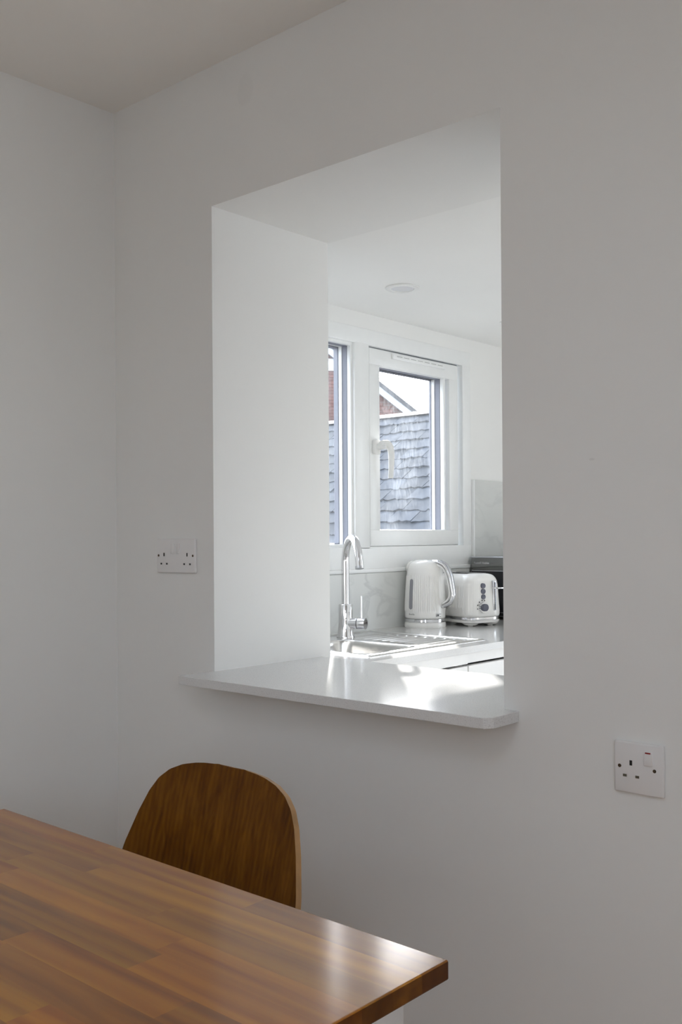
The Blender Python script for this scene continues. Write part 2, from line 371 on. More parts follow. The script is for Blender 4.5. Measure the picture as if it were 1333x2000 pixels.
wall('ceiling_kitchen', [(KX-.1, KX1, PT, KY, KCEIL, KCEIL+.2)], M['kitchen'])
WY0, WY1, WZ0, WZ1 = 0.52, 1.772, 1.131, 1.983        # window hole in the kitchen's window wall
wall('wall_kitchen_window', [(KX-.10, KX, PT, WY0, 0, KCEIL), (KX-.10, KX, WY1, KY+.2, 0, KCEIL),
                             (KX-.10, KX, WY0, WY1, 0, WZ0), (KX-.10, KX, WY0, WY1, WZ1, KCEIL)], M['kitchen'])
KD = (1.25, 2.40, .02, 1.97)                     # unseen glazed door added in the far wall to brighten the kitchen
wall('wall_kitchen_far', [(KX, KD[0], KY, KY+.1, 0, KCEIL), (KD[1], KX1, KY, KY+.1, 0, KCEIL), (KD[0], KD[1], KY, KY+.1, 0, KD[2]), (KD[0], KD[1], KY, KY+.1, KD[3], KCEIL)], M['kitchen'])
# roof light over the dining table
sk = thing('window_2', 'roof light in the dining room ceiling', 'window'); del sk['category']; struct(sk)
bm = bmesh.new(); a, b_, c, d = SK
for q in ((a-.03, b_+.03, c-.03, c+.04), (a-.03, b_+.03, d-.04, d+.03), (a-.03, a+.04, c+.04, d-.04), (b_-.04, b_+.03, c+.04, d-.04)): box(bm, *q, CEIL+.1, CEIL+.14)
obj('frame', bm, M['upvc'], sk); obj('pane', bbox(a+.03, b_-.03, c+.03, d-.03, CEIL+.115, CEIL+.121), M['glass'], sk)
portal('portal_rooflight', ((a+b_)/2, (c+d)/2, CEIL+.15), (0, 0, -1), b_-a, d-c)

def glazing(name, label, x0, x1, z0, z1, y, n, w=.05, turn=False):
    t = thing(name, label, 'window'); del t['category']; struct(t)
    bm = bmesh.new(); box(bm, x0, x1, y-.03, y+.03, z1-w, z1); box(bm, x0, x1, y-.03, y+.03, z0, z0+w)
    for i in range(n+1):
        c = x0+w/2+(x1-x0-w)*i/n; box(bm, c-w/2, c+w/2, y-.029, y+.029, z0+w, z1-w)
    obj('frame', bm, M['upvc'], t)
    for i in range(n):
        a = x0+w+(x1-x0-w)*i/n; obj('pane', bbox(a, a+(x1-x0-w)/n-w, y-.003, y+.003, z0+w, z1-w), M['glass'], t)
    if turn: t.rotation_euler = (0, 0, math.pi/2)
glazing('window_3', 'wide white window in the right dining wall', *RW, -RX-.10, 2, .05, True)
portal('portal_dining_window', (RX+.22, (RW[0]+RW[1])/2, (RW[2]+RW[3])/2), (-1, 0, 0), RW[3]-RW[2], RW[1]-RW[0])
glazing('fill_door_1', 'unseen white glazed doors added in the far wall to brighten the kitchen', *KD, KY+.05, 2, .07)
portal('portal_fill_door', ((KD[0]+KD[1])/2, KY+.13, (KD[2]+KD[3])/2), (0, -1, 0), KD[1]-KD[0], KD[3]-KD[2])

# kitchen window: fixed light + opening sash
win = thing('window_1', 'white upvc kitchen window with fixed light and opening sash', 'window'); del win['category']; struct(win)
FX0, FX1 = KX-.085, KX+.004
def frame_ring(bm, x0, x1, y0, y1, z0, z1, w, bev=.004, wb=None):
    wb = wb or w
    box(bm, x0, x1, y0, y1, z1-w, z1, bev=bev); box(bm, x0, x1, y0, y1, z0, z0+wb, bev=bev)
    box(bm, x0, x1, y0, y0+w, z0+wb-.003, z1-w+.003, bev=bev); box(bm, x0, x1, y1-w, y1, z0+wb-.003, z1-w+.003, bev=bev)
bm = bmesh.new(); frame_ring(bm, FX0, FX1, WY0, WY1, WZ0, WZ1, .058, wb=.080); obj('frame', bm, M['upvc'], win, 30)
obj('mullion', bbox(FX0, FX1, 1.056, 1.136, WZ0+.07, WZ1-.05, bev=.004), M['upvc'], win, 30)
GX = KX-.050                                       # glass plane
# fixed light: beads and pane
bm = bmesh.new(); frame_ring(bm, FX1-.028, FX1-.010, .575, 1.058, 1.209, 1.927, .012, .003); obj('glazing_bead', bm, M['upvc'], win, 30)
bm = bmesh.new(); box(bm, GX+.004, FX1-.028, 1.0455, 1.056, 1.221, 1.917); box(bm, GX+.004, FX1-.028, .587, 1.056, 1.915, 1.925); obj('shade_strip', bm, M['shaded_upvc'], win)  # grey stands for shade on the white frame, top and right sides only
obj('glass_ledge', bbox(GX+.004, FX1-.028, .577, 1.0455, 1.209, 1.221), M['upvc'], win)
bm = bmesh.new(); frame_ring(bm, FX0+.002, GX-.012, .580, 1.052, 1.214, 1.921, .010, .001); obj('outer_rebate', bm, M['shaded_upvc'], win)  # white outer frame, its shade painted in as grey
bm = bmesh.new(); frame_ring(bm, GX-.010, GX+.0045, .582, 1.047, 1.216, 1.919, .004, .0); obj('spacer', bm, M['upvc'], win)
obj('pane', bbox(GX-.012, GX+.004, .585, 1.048, 1.219, 1.917), M['dirty'], win)
# opening sash
sash = obj('sash', bmesh.new(), M['upvc'], win)
bm = bmesh.new(); frame_ring(bm, FX0+.012, FX1-.002, 1.138, 1.686, 1.2115, 1.921, .060, .006)
bm.to_mesh(sash.data); bm.free(); sash.data.materials.clear(); sash.data.materials.append(M['upvc'])
for p in sash.data.polygons: p.use_smooth = True
sash.data.set_sharp_from_angle(angle=math.radians(30))
bm = bmesh.new(); frame_ring(bm, FX1-.026, FX1-.006, 1.160, 1.606, 1.258, 1.872, .012, .004)
obj('glazing_bead', bm, M['upvc'], sash, 30)
bm = bmesh.new(); box(bm, GX+.004, FX1-.026, 1.5935, 1.604, 1.270, 1.862); box(bm, GX+.004, FX1-.026, 1.172, 1.604, 1.860, 1.870); obj('shade_strip', bm, M['shaded_upvc'], sash)  # same painted shade inside the sash, along its top and right
obj('glass_ledge', bbox(GX+.004, FX1-.026, 1.162, 1.5935, 1.258, 1.270), M['upvc'], sash)
bm = bmesh.new(); frame_ring(bm, FX0+.014, GX-.012, 1.168, 1.600, 1.263, 1.867, .010, .001); obj('outer_rebate', bm, M['shaded_upvc'], sash)  # sash's outer face coloured as white upvc in shade
bm = bmesh.new(); frame_ring(bm, GX-.010, GX+.0045, 1.170, 1.595, 1.265, 1.865, .004, .0); obj('spacer', bm, M['upvc'], sash)
obj('pane', bbox(GX-.012, GX+.004, 1.172, 1.598, 1.268, 1.864), M['dirty'], sash)
bm = bmesh.new(); box(bm, FX1-.03, FX1-.0125, 1.136, 1.692, 1.920, 1.927); box(bm, FX1-.03, FX1-.0125, 1.685, 1.692, 1.210, 1.920); obj('gap_shade', bm, M['shade_strip'], win)  # dark strips painted for the shadow in the gap around the sash
obj('vent', bbox(FX1-.004, FX1+.008, 1.262, 1.590, 1.893, 1.916, bev=.005), M['upvc'], sash, 30)
bm = bmesh.new()
for i in range(7): box(bm, FX1+.0075, FX1+.0095, 1.285+.042*i, 1.315+.042*i, 1.9035, 1.9055)
obj('vent_slot', bm, simple('vent slot shade', (.45, .45, .45), .5), sash)
hx = FX1-.002                                       # espagnolette handle with a drooping blade
bm = bmesh.new(); box(bm, hx-.001, hx+.014, 1.150, 1.186, 1.540, 1.592, bev=.006, seg=3); cyl(bm, (hx, 1.170, 1.568), (hx+.045, 1.178, 1.568), .013, .011)
hb = obj('handle', bm, M['white'], sash, 40)
path = spline([(hx+.036, 1.160, 1.578), (hx+.042, 1.185, 1.578), (hx+.046, 1.200, 1.555), (hx+.046, 1.203, 1.51), (hx+.042, 1.203, 1.455)], 8)
bm = bmesh.new(); tube(bm, path, [.017]*8 + [.0165-.0003*i for i in range(len(path)-8)], [.009]*len(path), 14, (0, 1, 0)); obj('blade', bm, M['white'], hb, 50)
bm = bmesh.new(); cyl(bm, (hx+.040, 1.200, 1.566), (hx+.0565, 1.200, 1.566), .0035, n=12); obj('lock', bm, M['brass'], hb, 40)
cb = obj('cill', bbox(KX-.05, KX+.012, WY0-.02, WY1+.006, 1.118, 1.133, bev=.003, seg=3), M['upvc'], win, 30)
portal('portal_kitchen_window', (KX-.30, (WY0+WY1)/2, (WZ0+WZ1)/2), (1, 0, 0), WZ1-WZ0+.1, WY1-WY0+.1)

# ------------------------------------------------------------------ hatch sill
pts = [(OX0-.012, 0), (OX0-.012, -.100), (OX1+.020, -.100), (OX1+.032, -.084), (OX1+.032, 0), (OX1, 0), (OX1, PT-.035), (OX0, PT-.035), (OX0, 0)]
bm = bmesh.new(); prism(bm, pts, SILL-.020, SILL, bev=.0012)
tag(obj('window_sill', bm, M['quartz'], None), 'speckled pale quartz sill slab in the serving hatch', 'sill')

# ------------------------------------------------------------------ kitchen run
WX1 = 0.500
SY0, SY1, SX0, SX1 = .513, 1.085, -.040, .440       # sink outline
bm = bmesh.new(); z0, z1 = WT-.020, WT
bx0, bx1, by0, by1 = SX0+.02, SX1-.02, SY0+.02, SY1-.02
box(bm, KX, bx0, PT, KY, z0, z1); box(bm, bx1, WX1, PT, KY, z0, z1); box(bm, bx0, bx1, PT, by0, z0, z1); box(bm, bx0, bx1, by1, KY, z0, z1)
tag(obj('worktop', bm, M['worktop']), 'pale quartz worktop with inset sink along the kitchen window', 'worktop')
bm = bmesh.new(); box(bm, KX+.0005, KX+.008, PT, WY1+.010, WT, 1.117)
tag(obj('splashback', bm, M['marble']), 'low marble splashback panel under the kitchen window', 'splashback')
bm = bmesh.new(); box(bm, KX+.0005, KX+.008, WY1+.012, KY, WT, 1.473)
s2 = tag(obj('splashback', bm, M['marble']), 'tall marble splashback panel beside the kitchen window', 'splashback')
obj('edge_trim', bbox(KX+.0005, KX+.012, WY1+.004, WY1+.012, 1.10, 1.473), M['upvc'], s2)
def cabinet(y0, y1, label, fascia, doors):
    t = thing('base_cabinet', label, 'cabinet', (0, 0, 0), 0, 'white base cabinets under the worktop')
    bm = bmesh.new(); c0, c1, h0, h1 = KX+.03, WX1-.045, .10, WT-.0205       # open-topped carcass
    box(bm, c0, c1, y0, y0+.018, h0, h1); box(bm, c0, c1, y1-.018, y1, h0, h1); box(bm, c0, c1, y0+.018, y1-.018, h0, h0+.018); box(bm, c0, c0+.012, y0+.018, y1-.018, h0+.018, h1)
    obj('body', bm, M['cabinet'], t)
    obj('plinth', bbox(WX1-.10, WX1-.085, y0, y1, 0, .10), M['kick'], t)
    obj('fascia', bbox(WX1-.045, WX1-(.010 if fascia else .020), y0+.0015, y1-.0015, WT-.054, WT-.0205, bev=.0008), M['cabinet'], t)
    n = doors; wd = (y1-y0)/n
    for i in range(n):
        dr = obj('door', bbox(WX1-.030, WX1-.010, y0+wd*i+.0018, y0+wd*(i+1)-.0018, .105, WT-.060, bev=.0012), M['cabinet'], t)
cabinet(PT+.001, .912, 'white base cabinet under the steel sink', True, 1)
cabinet(.914, 1.512, 'white base cabinet under the kettle', False, 1)
cabinet(1.514, 2.112, 'white base cabinet under the microwave', False, 1)
cabinet(2.114, KY-.001, 'white end cabinet beyond the microwave', False, 1)

# sink: a pressed sheet with bowl and ribbed drainer
def sink():
    t = thing('sink', 'stainless steel inset sink with ribbed drainer on the worktop', 'sink')
    BX0, BX1, BY0, BY1, R = .085, .395, .545, .800, .05
    def sd(x, y, x0, x1, y0, y1, r):
        qx = abs(x-(x0+x1)/2)-(x1-x0)/2+r; qy = abs(y-(y0+y1)/2)-(y1-y0)/2+r
        return math.hypot(max(qx, 0), max(qy, 0)) + min(max(qx, qy), 0) - r
    def ss(a, b, v):
        k = min(1, max(0, (v-a)/(b-a))); return k*k*(3-2*k)
    def H(x, y):
        e = -sd(x, y, SX0, SX1, SY0, SY1, .012)                  # distance in from the outer edge
        z = .004*ss(0, .008, e) - .0035*ss(.012, .020, e)
        b = sd(x, y, BX0, BX1, BY0, BY1, R)
        z += .0022*(1-ss(.004, .014, abs(b-.012)))
        z -= .150*ss(.004, -.022, b) if b < .004 else 0
        if y > .835:                                              # drainer grooves along y
            g = sd(x, y, .03, .40, .86, 1.055, .02)
            if g < 0: z += (-.0022 + .0026*math.cos((x-.03)/.037*2*math.pi)) * ss(0, -.012, g)
        return z
    def axis(lo, hi, n, hot):
        a = [lo+(hi-lo)*i/n for i in range(n+1)]
        for h, rad in hot:
            a += [h-rad+2*rad*i/16 for i in range(17)]
        a = sorted(v for v in a if lo <= v <= hi); out = [a[0]]
        for v in a[1:]:
            if v-out[-1] > .0006: out.append(v)
        return out
    xs = axis(SX0, SX1, 110, [(SX0, .02), (SX1, .02), (BX0, .026), (BX1, .026)]); ys = axis(SY0, SY1, 90, [(SY0, .02), (SY1, .02), (BY0, .026), (BY1, .026)])
    bm = bmesh.new(); g = [[bm.verts.new((x, y, WT+.0005+H(x, y))) for y in ys] for x in xs]
    for i in range(len(xs)-1):
        for j in range(len(ys)-1): bm.faces.new((g[i][j], g[i+1][j], g[i+1][j+1], g[i][j+1]))
    basin = obj('basin', bm, M['steel'], t, True)
    md = basin.modifiers.new('sheet', 'SOLIDIFY'); md.thickness = .0012; md.offset = -1
    yo = BY1-.0085
    bm = bmesh.new(); lathe(bm, [(.0145, 0), (.0145, .002), (.011, .003), (.011, 0)], 28, None, Matrix.Translation((.325, yo+.002, WT-.042)) @ Matrix.Rotation(math.pi/2, 4, 'X')); obj('overflow_ring', bm, M['chrome'], t, 40)
    bm = bmesh.new(); cyl(bm, (.325, yo+.002, WT-.042), (.325, yo-.0005, WT-.042), .0105); obj('overflow_hole', bm, M['dark'], t)
    bm = bmesh.new(); lathe(bm, [(.042, 0), (.042, .002), (.036, .004), (.02, .002), (.002, .001)], 32, None, Matrix.Translation((.24, .672, WT-.1495))); obj('strainer', bm, M['chrome'], t, 40)
sink()

def tap():
    z = WT+.0012; bx, by = .040, .868
    t = thing('mixer_tap', 'tall chrome swan-neck mixer tap behind the sink', 'tap', (bx, by, z))
    bm = bmesh.new(); lathe(bm, [(.030, 0), (.030, .004), (.027, .008), (.0235, .045), (.023, .060), (.023, .107), (.021, .109), (.014, .110)], 40); obj('body', bm, M['chrome'], t, 50)
    d = Vector((.70, -.714, 0)); d = (-FW*.97 + RT*.25).normalized()
    pts = [Vector((0, 0, .10)), Vector((0, 0, .16)), Vector((0, 0, .24))]
    R = .085
    for i in range(1, 13):
        a = math.pi*(i/12)*.96
        pts.append(Vector((0, 0, .24)) + d*(R-R*math.cos(a)) + Vector((0, 0, R*math.sin(a))))
    pts.append(pts[-1] + (pts[-1]-pts[-2]).normalized()*.018)
    bm = bmesh.new(); tube(bm, spline(pts, 4), .0125, n=24); obj('spout', bm, M['chrome'], t, 50)
    bm = bmesh.new(); e = pts[-1]; q = (pts[-1]-pts[-2]).normalized(); cyl(bm, e-q*.004, e+q*.004, .0135, n=28); obj('aerator', bm, M['satin'], t, 40)
    s = (RT*.92 - FW*.38).normalized(); h = Vector((0, 0, .046))
    bm = bmesh.new(); cyl(bm, h+s*.012, h+s*.042, .0185, n=32); obj('valve', bm, M['chrome'], t, 40)
    bm = bmesh.new(); cyl(bm, h+s*.041, h+s*.045, .0165, n=32); obj('seal_ring', bm, M['dark'], t, 40)
    bm = bmesh.new(); cyl(bm, h+s*.0445, h+s*.070, .0185, n=32); k = obj('lever_cap', bm, M['chrome'], t, 40)
    bm = bmesh.new(); cyl(bm, h+s*.055+Vector((0, 0, .015)), h+s*.055+Vector((0, 0, .090)), .0042, .0036, n=16); obj('lever', bm, M['chrome'], k, 40)
tap()

# ------------------------------------------------------------------ kettle
def kettle():
    cx, cy = .007, 1.345; t = thing('kettle', 'white ribbed electric kettle with chrome handle on the worktop', 'kettle', (cx, cy, WT))
    h = (RT*.82 - FW*.57).normalized(); ha = math.atan2(h.y, h.x); sa = ha+math.pi
    prof = [(.070, .031), (.0735, .034), (.0740, .040), (.0738, .060), (.0730, .090), (.0715, .120), (.0695, .150), (.0672, .180), (.0655, .200), (.063, .214), (.058, .226), (.052, .234), (.044, .239)]
    zz = []
    for (r0, z0), (r1, z1) in zip(prof[:-1], prof[1:]):
        n = max(1, int((z1-z0)/.004))
        for i in range(n): zz.append((r0+(r1-r0)*i/n, z0+(z1-z0)*i/n))
    zz.append(prof[-1])
    def rad(z):
        for (r0, z0), (r1, z1) in zip(prof[:-1], prof[1:]):
            if z <= z1: return r0+(r1-r0)*(z-z0)/(z1-z0)
        return prof[-1][0]
    def rm(r, z, a):
        k = max(0, min(1, (z-.058)/.006))*max(0, min(1, (.190-z)/.006))
        da = abs((a-ha+math.pi) % (2*math.pi)-math.pi); k *= max(0, min(1, (da-.35)/.1))
        ds = abs((a-sa+math.pi) % (2*math.pi)-math.pi)
        sp = max(0, 1-ds/.42)*max(0, min(1, (z-.185)/.03))*.020
        return r + .0013*k*math.cos(56*a) + sp
    bm = bmesh.new(); lathe(bm, zz, 396, rm); obj('body', bm, M['cream'], t, True)
    bm = bmesh.new(); lathe(bm, [(.075, 0), (.0762, .004), (.0755, .014), (.073, .019)], 64); obj('power_base', bm, M['cream'], t, 50)
    bm = bmesh.new(); lathe(bm, [(.0715, .019), (.0738, .020), (.0742, .031), (.0715, .0315)], 64); obj('chrome_band', bm, M['chrome'], t, 40)
    bm = bmesh.new(); lathe(bm, [(.043, .2375), (.043, .2395), (.036, .242), (.020, .2435), (.002, .244)], 48); obj('lid', bm, M['cream'], t, 60)
    def P(r, z, side=0): return h*r + Vector((0, 0, z)) + Vector((-h.y, h.x, 0))*side
    pts = spline([P(.036, .2375), P(.060, .236), (P(.086, .222)), P(.103, .190), P(.112, .150), P(.116, .118), P(.106, .092), P(.084, .080), P(.066, .074)], 8)
    sd = Vector((-h.y, h.x, 0))
    bm = bmesh.new(); tube(bm, pts, [.0115]*len(pts), [.0070]*len(pts), 20, sd); hd = obj('handle', bm, M['chrome'], t, 60)
    inner = spline([P(.052, .228), P(.078, .214), P(.094, .186), P(.1025, .150), P(.106, .120), P(.098, .101), P(.080, .0885), P(.066, .083)], 8)
    bm = bmesh.new(); tube(bm, inner, .0105, .0055, 16, sd); obj('grip', bm, M['cream'], hd, 60)
    outer = spline([P(.068, .2415), P(.094, .225), P(.1105, .192), P(.1195, .150), P(.1235, .117)], 8)
    bm = bmesh.new(); tube(bm, outer, .0085, .0025, 14, sd); obj('switch_strip', bm, M['satin'], hd, 60)
    def surf(a0, eps):
        return lambda s, z: Vector((0, 0, 0)) + Vector(((rad(z)+eps)*math.cos(a0+s/.073), (rad(z)+eps)*math.sin(a0+s/.073), z))
    # water gauge: rounded strip wrapped on the body, facing camera-left
    ga = math.atan2(*( -FW*.66 - RT*.75).yx)
    f = surf(ga, .0016); bm = bmesh.new(); W, Z0, Z1 = .0085, .066, .176; N = 40; rows = []
    for i in range(N+1):
        z = Z0+(Z1-Z0)*i/N; e = min(z-Z0, Z1-z); wd = W if e > W else math.sqrt(max(1e-8, W*W-(W-e)**2)); wd = max(wd, .0006)
        rows.append([bm.verts.new(f(wd*(-1+2*k/8), z)) for k in range(9)])
    for a, b in zip(rows[:-1], rows[1:]):
        for k in range(8): bm.faces.new((a[k], a[k+1], b[k+1], b[k]))
    obj('water_gauge', bm, M['gauge'], t, True)
    f2 = surf(math.atan2(*(-FW*.70 - RT*.71).yx), .0012); text_mesh('lettering', 'Breville', .0085, M['print'], lambda s, v: f2(s, .049+v), t)
    f3 = surf(math.atan2(*(-FW*.80 + RT*.60).yx), .0012); bm = bmesh.new()   # small unreadable rating print near the foot
    for (s0, s1, v0, v1) in ((-.012, .010, .049, .0505), (-.012, -.009, .041, .047), (-.008, .000, .042, .0462), (.003, .010, .040, .0415), (-.006, -.001, .0465, .048)):
        vs = [bm.verts.new(f3(s, v)) for s, v in ((s0, v0), (s1, v0), (s1, v1), (s0, v1))]; bm.faces.new(vs)
    obj('rating_print', bm, M['print'], t)
kettle()

# ------------------------------------------------------------------ toaster
def toaster():
    rz = math.radians(-17); L, Wd, Ht = .252, .168, .192
    t = thing('toaster', 'white ribbed toaster with chrome band behind the kettle', 'toaster', (.066, 1.520, WT), rz)
    def outline(l, w, r, n=10, k=26):
        pts = []
        base = rrect(-l/2, l/2, -w/2, w/2, r, n)
        for i, p in enumerate(base):
            q = base[(i+1) % len(base)]; d = math.dist(p, q); m = max(1, int(d/.0012))
            for j in range(m): pts.append((p[0]+(q[0]-p[0])*j/m, p[1]+(q[1]-p[1])*j/m))
        return pts
    zs = [(.034, .004), (.038, .001), (.045, 0), (.060, 0), (.066, .0005)] + [(.066+.006*i, .0005+.00035*i) for i in range(1, 15)] + [(.156, .0065), (.165, .008), (.175, .012), (.183, .018), (.188, .026), (.1905, .036), (.192, .046)]
    bm = bmesh.new(); rings = []
    for z, inset in zs:
        o = outline(L, Wd, .050); ring = []
        for (x, y) in o:
            sx, sy = (L-2*inset)/L, (Wd-2*inset)/Wd
            k = max(0, min(1, (z-.060)/.005))*max(0, min(1, (.152-z)/.005))
            k *= max(0, min(1, (L/2-.030-abs(x))/.012))
            dy = math.copysign(.0017*k*math.cos(x*2*math.pi/.0090), y)
            ring.append(bm.verts.new((x*sx, y*sy+dy, z)))
        rings.append(ring)
    n = len(rings[0])
    for a, b in zip(rings[:-1], rings[1:]):
        for i in range(n): bm.faces.new((a[i], a[(i+1) % n], b[(i+1) % n], b[i]))
    bm.faces.new(rings[-1]); bm.faces.new(list(reversed(rings[0])))
    obj('body', bm, M['cream'], t, 60)
    def ring_part(name, mat, spec):
        bm = bmesh.new(); rs = []
        for z, ins in spec: rs.append([bm.verts.new((x, y, z)) for x, y in rrect(-L/2+ins, L/2-ins, -Wd/2+ins, Wd/2-ins, .050, 10)])
        n = len(rs[0])
        for a, b in zip(rs[:-1], rs[1:]):
            for i in range(n): bm.faces.new((a[i], a[(i+1) % n], b[(i+1) % n], b[i]))
        bm.faces.new(rs[-1]); bm.faces.new(list(reversed(rs[0])))
        return obj(name, bm, mat, t, 40)
    ring_part('chrome_band', M['chrome'], [(.024, .0035), (.025, .0025), (.0335, .0025), (.0345, .005)])
    ring_part('base', M['cream'], [(.012, .010), (.014, .003), (.022, .0005), (.0245, .004)])
    for sx in (-1, 1):
        for sy in (-1, 1):
            bm = bmesh.new(); x, y = sx*(L/2-.042), sy*(Wd/2-.038)
            lathe(bm, [(.009, 0), (.010, .003), (.022, .0045), (.033, .0125)], 28, None, Matrix.Translation((x, y, 0))); obj('foot', bm, M['cream'], t, 50)
    for y in (-.033, .033):
        bm = bmesh.new(); prism(bm, rrect(-.085, .065, y-.014, y+.014, .006), .1915, .1926); obj('bread_slot', bm, M['dark'], t)
    # controls on the end that faces the room
    fx = L/2
    def disc(name, y, z, r, d0, d1, mat, par=t, tilt=0, sq=1.0):
        bm = bmesh.new(); n = 28
        A = [bm.verts.new((fx+d0, y+r*sq*math.cos(2*math.pi*i/n), z+r*math.sin(2*math.pi*i/n))) for i in range(n)]
        B = [bm.verts.new((fx+d1, y+.93*r*sq*math.cos(2*math.pi*i/n), z+.93*r*math.sin(2*math.pi*i/n))) for i in range(n)]
        for i in range(n): bm.faces.new((A[i], A[(i+1) % n], B[(i+1) % n], B[i]))
        bm.faces.new(B); return obj(name, bm, mat, par, 40)
    for z in (.148, .128, .108): disc('button', -.018, z, .0100, -.008, .0005, M['btn'])
    dl = disc('dial', -.020, .070, .0205, -.004, .008, M['chrome']); disc('dial_cap', -.020, .070, .0140, .007, .0155, M['btn'], dl)
    bm = bmesh.new()
    for a in (100, 75, 130, 160, 190):
        c = Vector((fx+.0012, -.020+.026*math.cos(math.radians(a)), .070+.026*math.sin(math.radians(a)))); box(bm, c.x-.004, c.x, c.y-.0012, c.y+.0012, c.z-.002, c.z+.002)
    obj('dial_mark', bm, M['print'], t)
    sl = obj('lever_track', bbox(fx-.012, fx+.0012, .027, .041, .056, .166, bev=.003), M['satin'], t, 40)
    obj('lever_slot', bbox(fx-.006, fx+.0018, .0325, .0365, .060, .160), M['dark'], t)
    lv = obj('lever', bbox(fx-.002, fx+.034, .022, .048, .137, .1425, bev=.002), M['chrome'], t, 40)
    text_mesh('lettering', 'Breville', .010, M['print'], lambda s, v: Vector((-.030+s, -Wd/2-.0002, .052+v)), t)
toaster()

# ------------------------------------------------------------------ microwave
def microwave():
    x0, x1, y0, y1, z0, z1 = -.058, .395, 1.742, 2.09, .012, .246
    t = thing('microwave', 'black microwave oven with mirrored front against the marble splashback', 'microwave', (0, 0, WT))
    obj('casing', bbox(x0, x1, y0+.012, y1, z0, z1, bev=.002), M['black'], t, 30)
    obj('control_strip', bbox(x0, x1, y0, y0+.014, z1-.052, z1-.003, bev=.0008), M['mirror'], t)
    obj('top_trim', bbox(x0-.001, x1+.001, y0-.001, y0+.016, z1-.003, z1+.001, bev=.0006), M['satin'], t)
    dr = obj('door', bbox(x0, x1, y0, y0+.013, z0+.018, z1-.056, bev=.001), M['glassdoor'], t)
    obj('door_trim', bbox(x0, x1, y0-.001, y0+.012, z1-.056, z1-.053), M['satin'], t)
    for z in (z0+.002, z0+.016): obj('lower_trim', bbox(x0, x1, y0-.001, y0+.012, z, z+.0016), M['satin'], t)
    for x in (x0+.04, x1-.04):
        for y in (y0+.05, y1-.05):
            bm = bmesh.new(); cyl(bm, (x, y, 0), (x, y, z0), .012, .015, 16); obj('foot', bm, M['black'], t, 40)
    text_mesh('lettering', 'Russell Hobbs', .0125, M['lightprint'], lambda s, v: Vector((-.046+s, y0-.0006, z1-.024+v)), t, 'LEFT')
microwave()

# ------------------------------------------------------------------ downlights
def downlight(x, y, label):
    t = thing('downlight', label, 'ceiling light', (x, y, KCEIL), 0, 'recessed kitchen downlights')
    bm = bmesh.new(); lathe(bm, [(.054, -.0002), (.0545, -.003), (.052, -.005), (.038, -.0055), (.035, -.001)], 56, None, None, False); obj('bezel', bm, M['white'], t, 40)
    bm = bmesh.new(); lathe(bm, [(.036, -.0040), (.030, -.0046), (.002, -.0050)], 48); obj('lens', bm, M['lens'], t, 40)
downlight(.242, .922, 'round white downlight in the kitchen ceiling above the sink')
downlight(.228, 1.612, 'round white downlight in the kitchen ceiling above the toaster')

# ------------------------------------------------------------------ sockets
def slot(parent, name, x, z, w, h, mat, top):
    return obj(name, bbox(x-w/2, x+w/2, top-.0004, top+.003, z-h/2, z+h/2), mat, parent)
def socket_plate(parent, w, h):
    bm = bmesh.new(); box(bm, 0, w, -.0085, 0, -h, 0, bev=.0028, seg=3); return obj('plate', bm, M['socket'], parent, 40)
def screw(parent, x, z):
    bm = bmesh.new(); cyl(bm, (x, -.0080, z), (x, -.0089, z), .0030, n=16); return obj('screw', bm, M['screw'], parent)
T = -.0085
ds = thing('socket', 'white double switched wall socket left of the hatch', 'socket', (.181, 0, 1.246))
socket_plate(ds, .147, .0845)
for sx in (0, 1):
    m = (lambda v: v) if sx == 0 else (lambda v: .147-v)
    slot(ds, 'earth_slot', m(.029), -.0395, .0042, .0085, M['dark'], T)
    slot(ds, 'pin_slot', m(.0180), -.0625, .0058, .0042, M['dark'], T); slot(ds, 'pin_slot', m(.0400), -.0625, .0058, .0042, M['dark'], T)
    screw(ds, m(.0075), -.042)
    rk = bmesh.new(); box(rk, m(.0625)-.0065, m(.0625)+.0065, -.0115, -.006, -.0370, -.0120, bev=.0015)
    obj('rocker', rk, M['socket'], ds, 40)
ss = thing('socket', 'white single switched wall socket low on the wall right of the hatch', 'socket', (1.4145, 0, .903))
socket_plate(ss, .0865, .0855)
slot(ss, 'earth_slot', .0300, -.0345, .0045, .0085, M['dark'], T)
slot(ss, 'pin_slot', .0192, -.0565, .0066, .0042, M['brass'], T); slot(ss, 'pin_slot', .0412, -.0565, .0066, .0042, M['brass'], T)
screw(ss, .0100, -.0415); screw(ss, .0712, -.0425)
rk = bmesh.new(); box(rk, .0540, .0685, -.0122, -.006, -.0355, -.0125, bev=.0015); rr = obj('rocker', rk, M['socket'], ss, 40)
obj('indicator', bbox(.0568, .0660, -.0126, -.010, -.0150, -.0128), M['red'], rr)

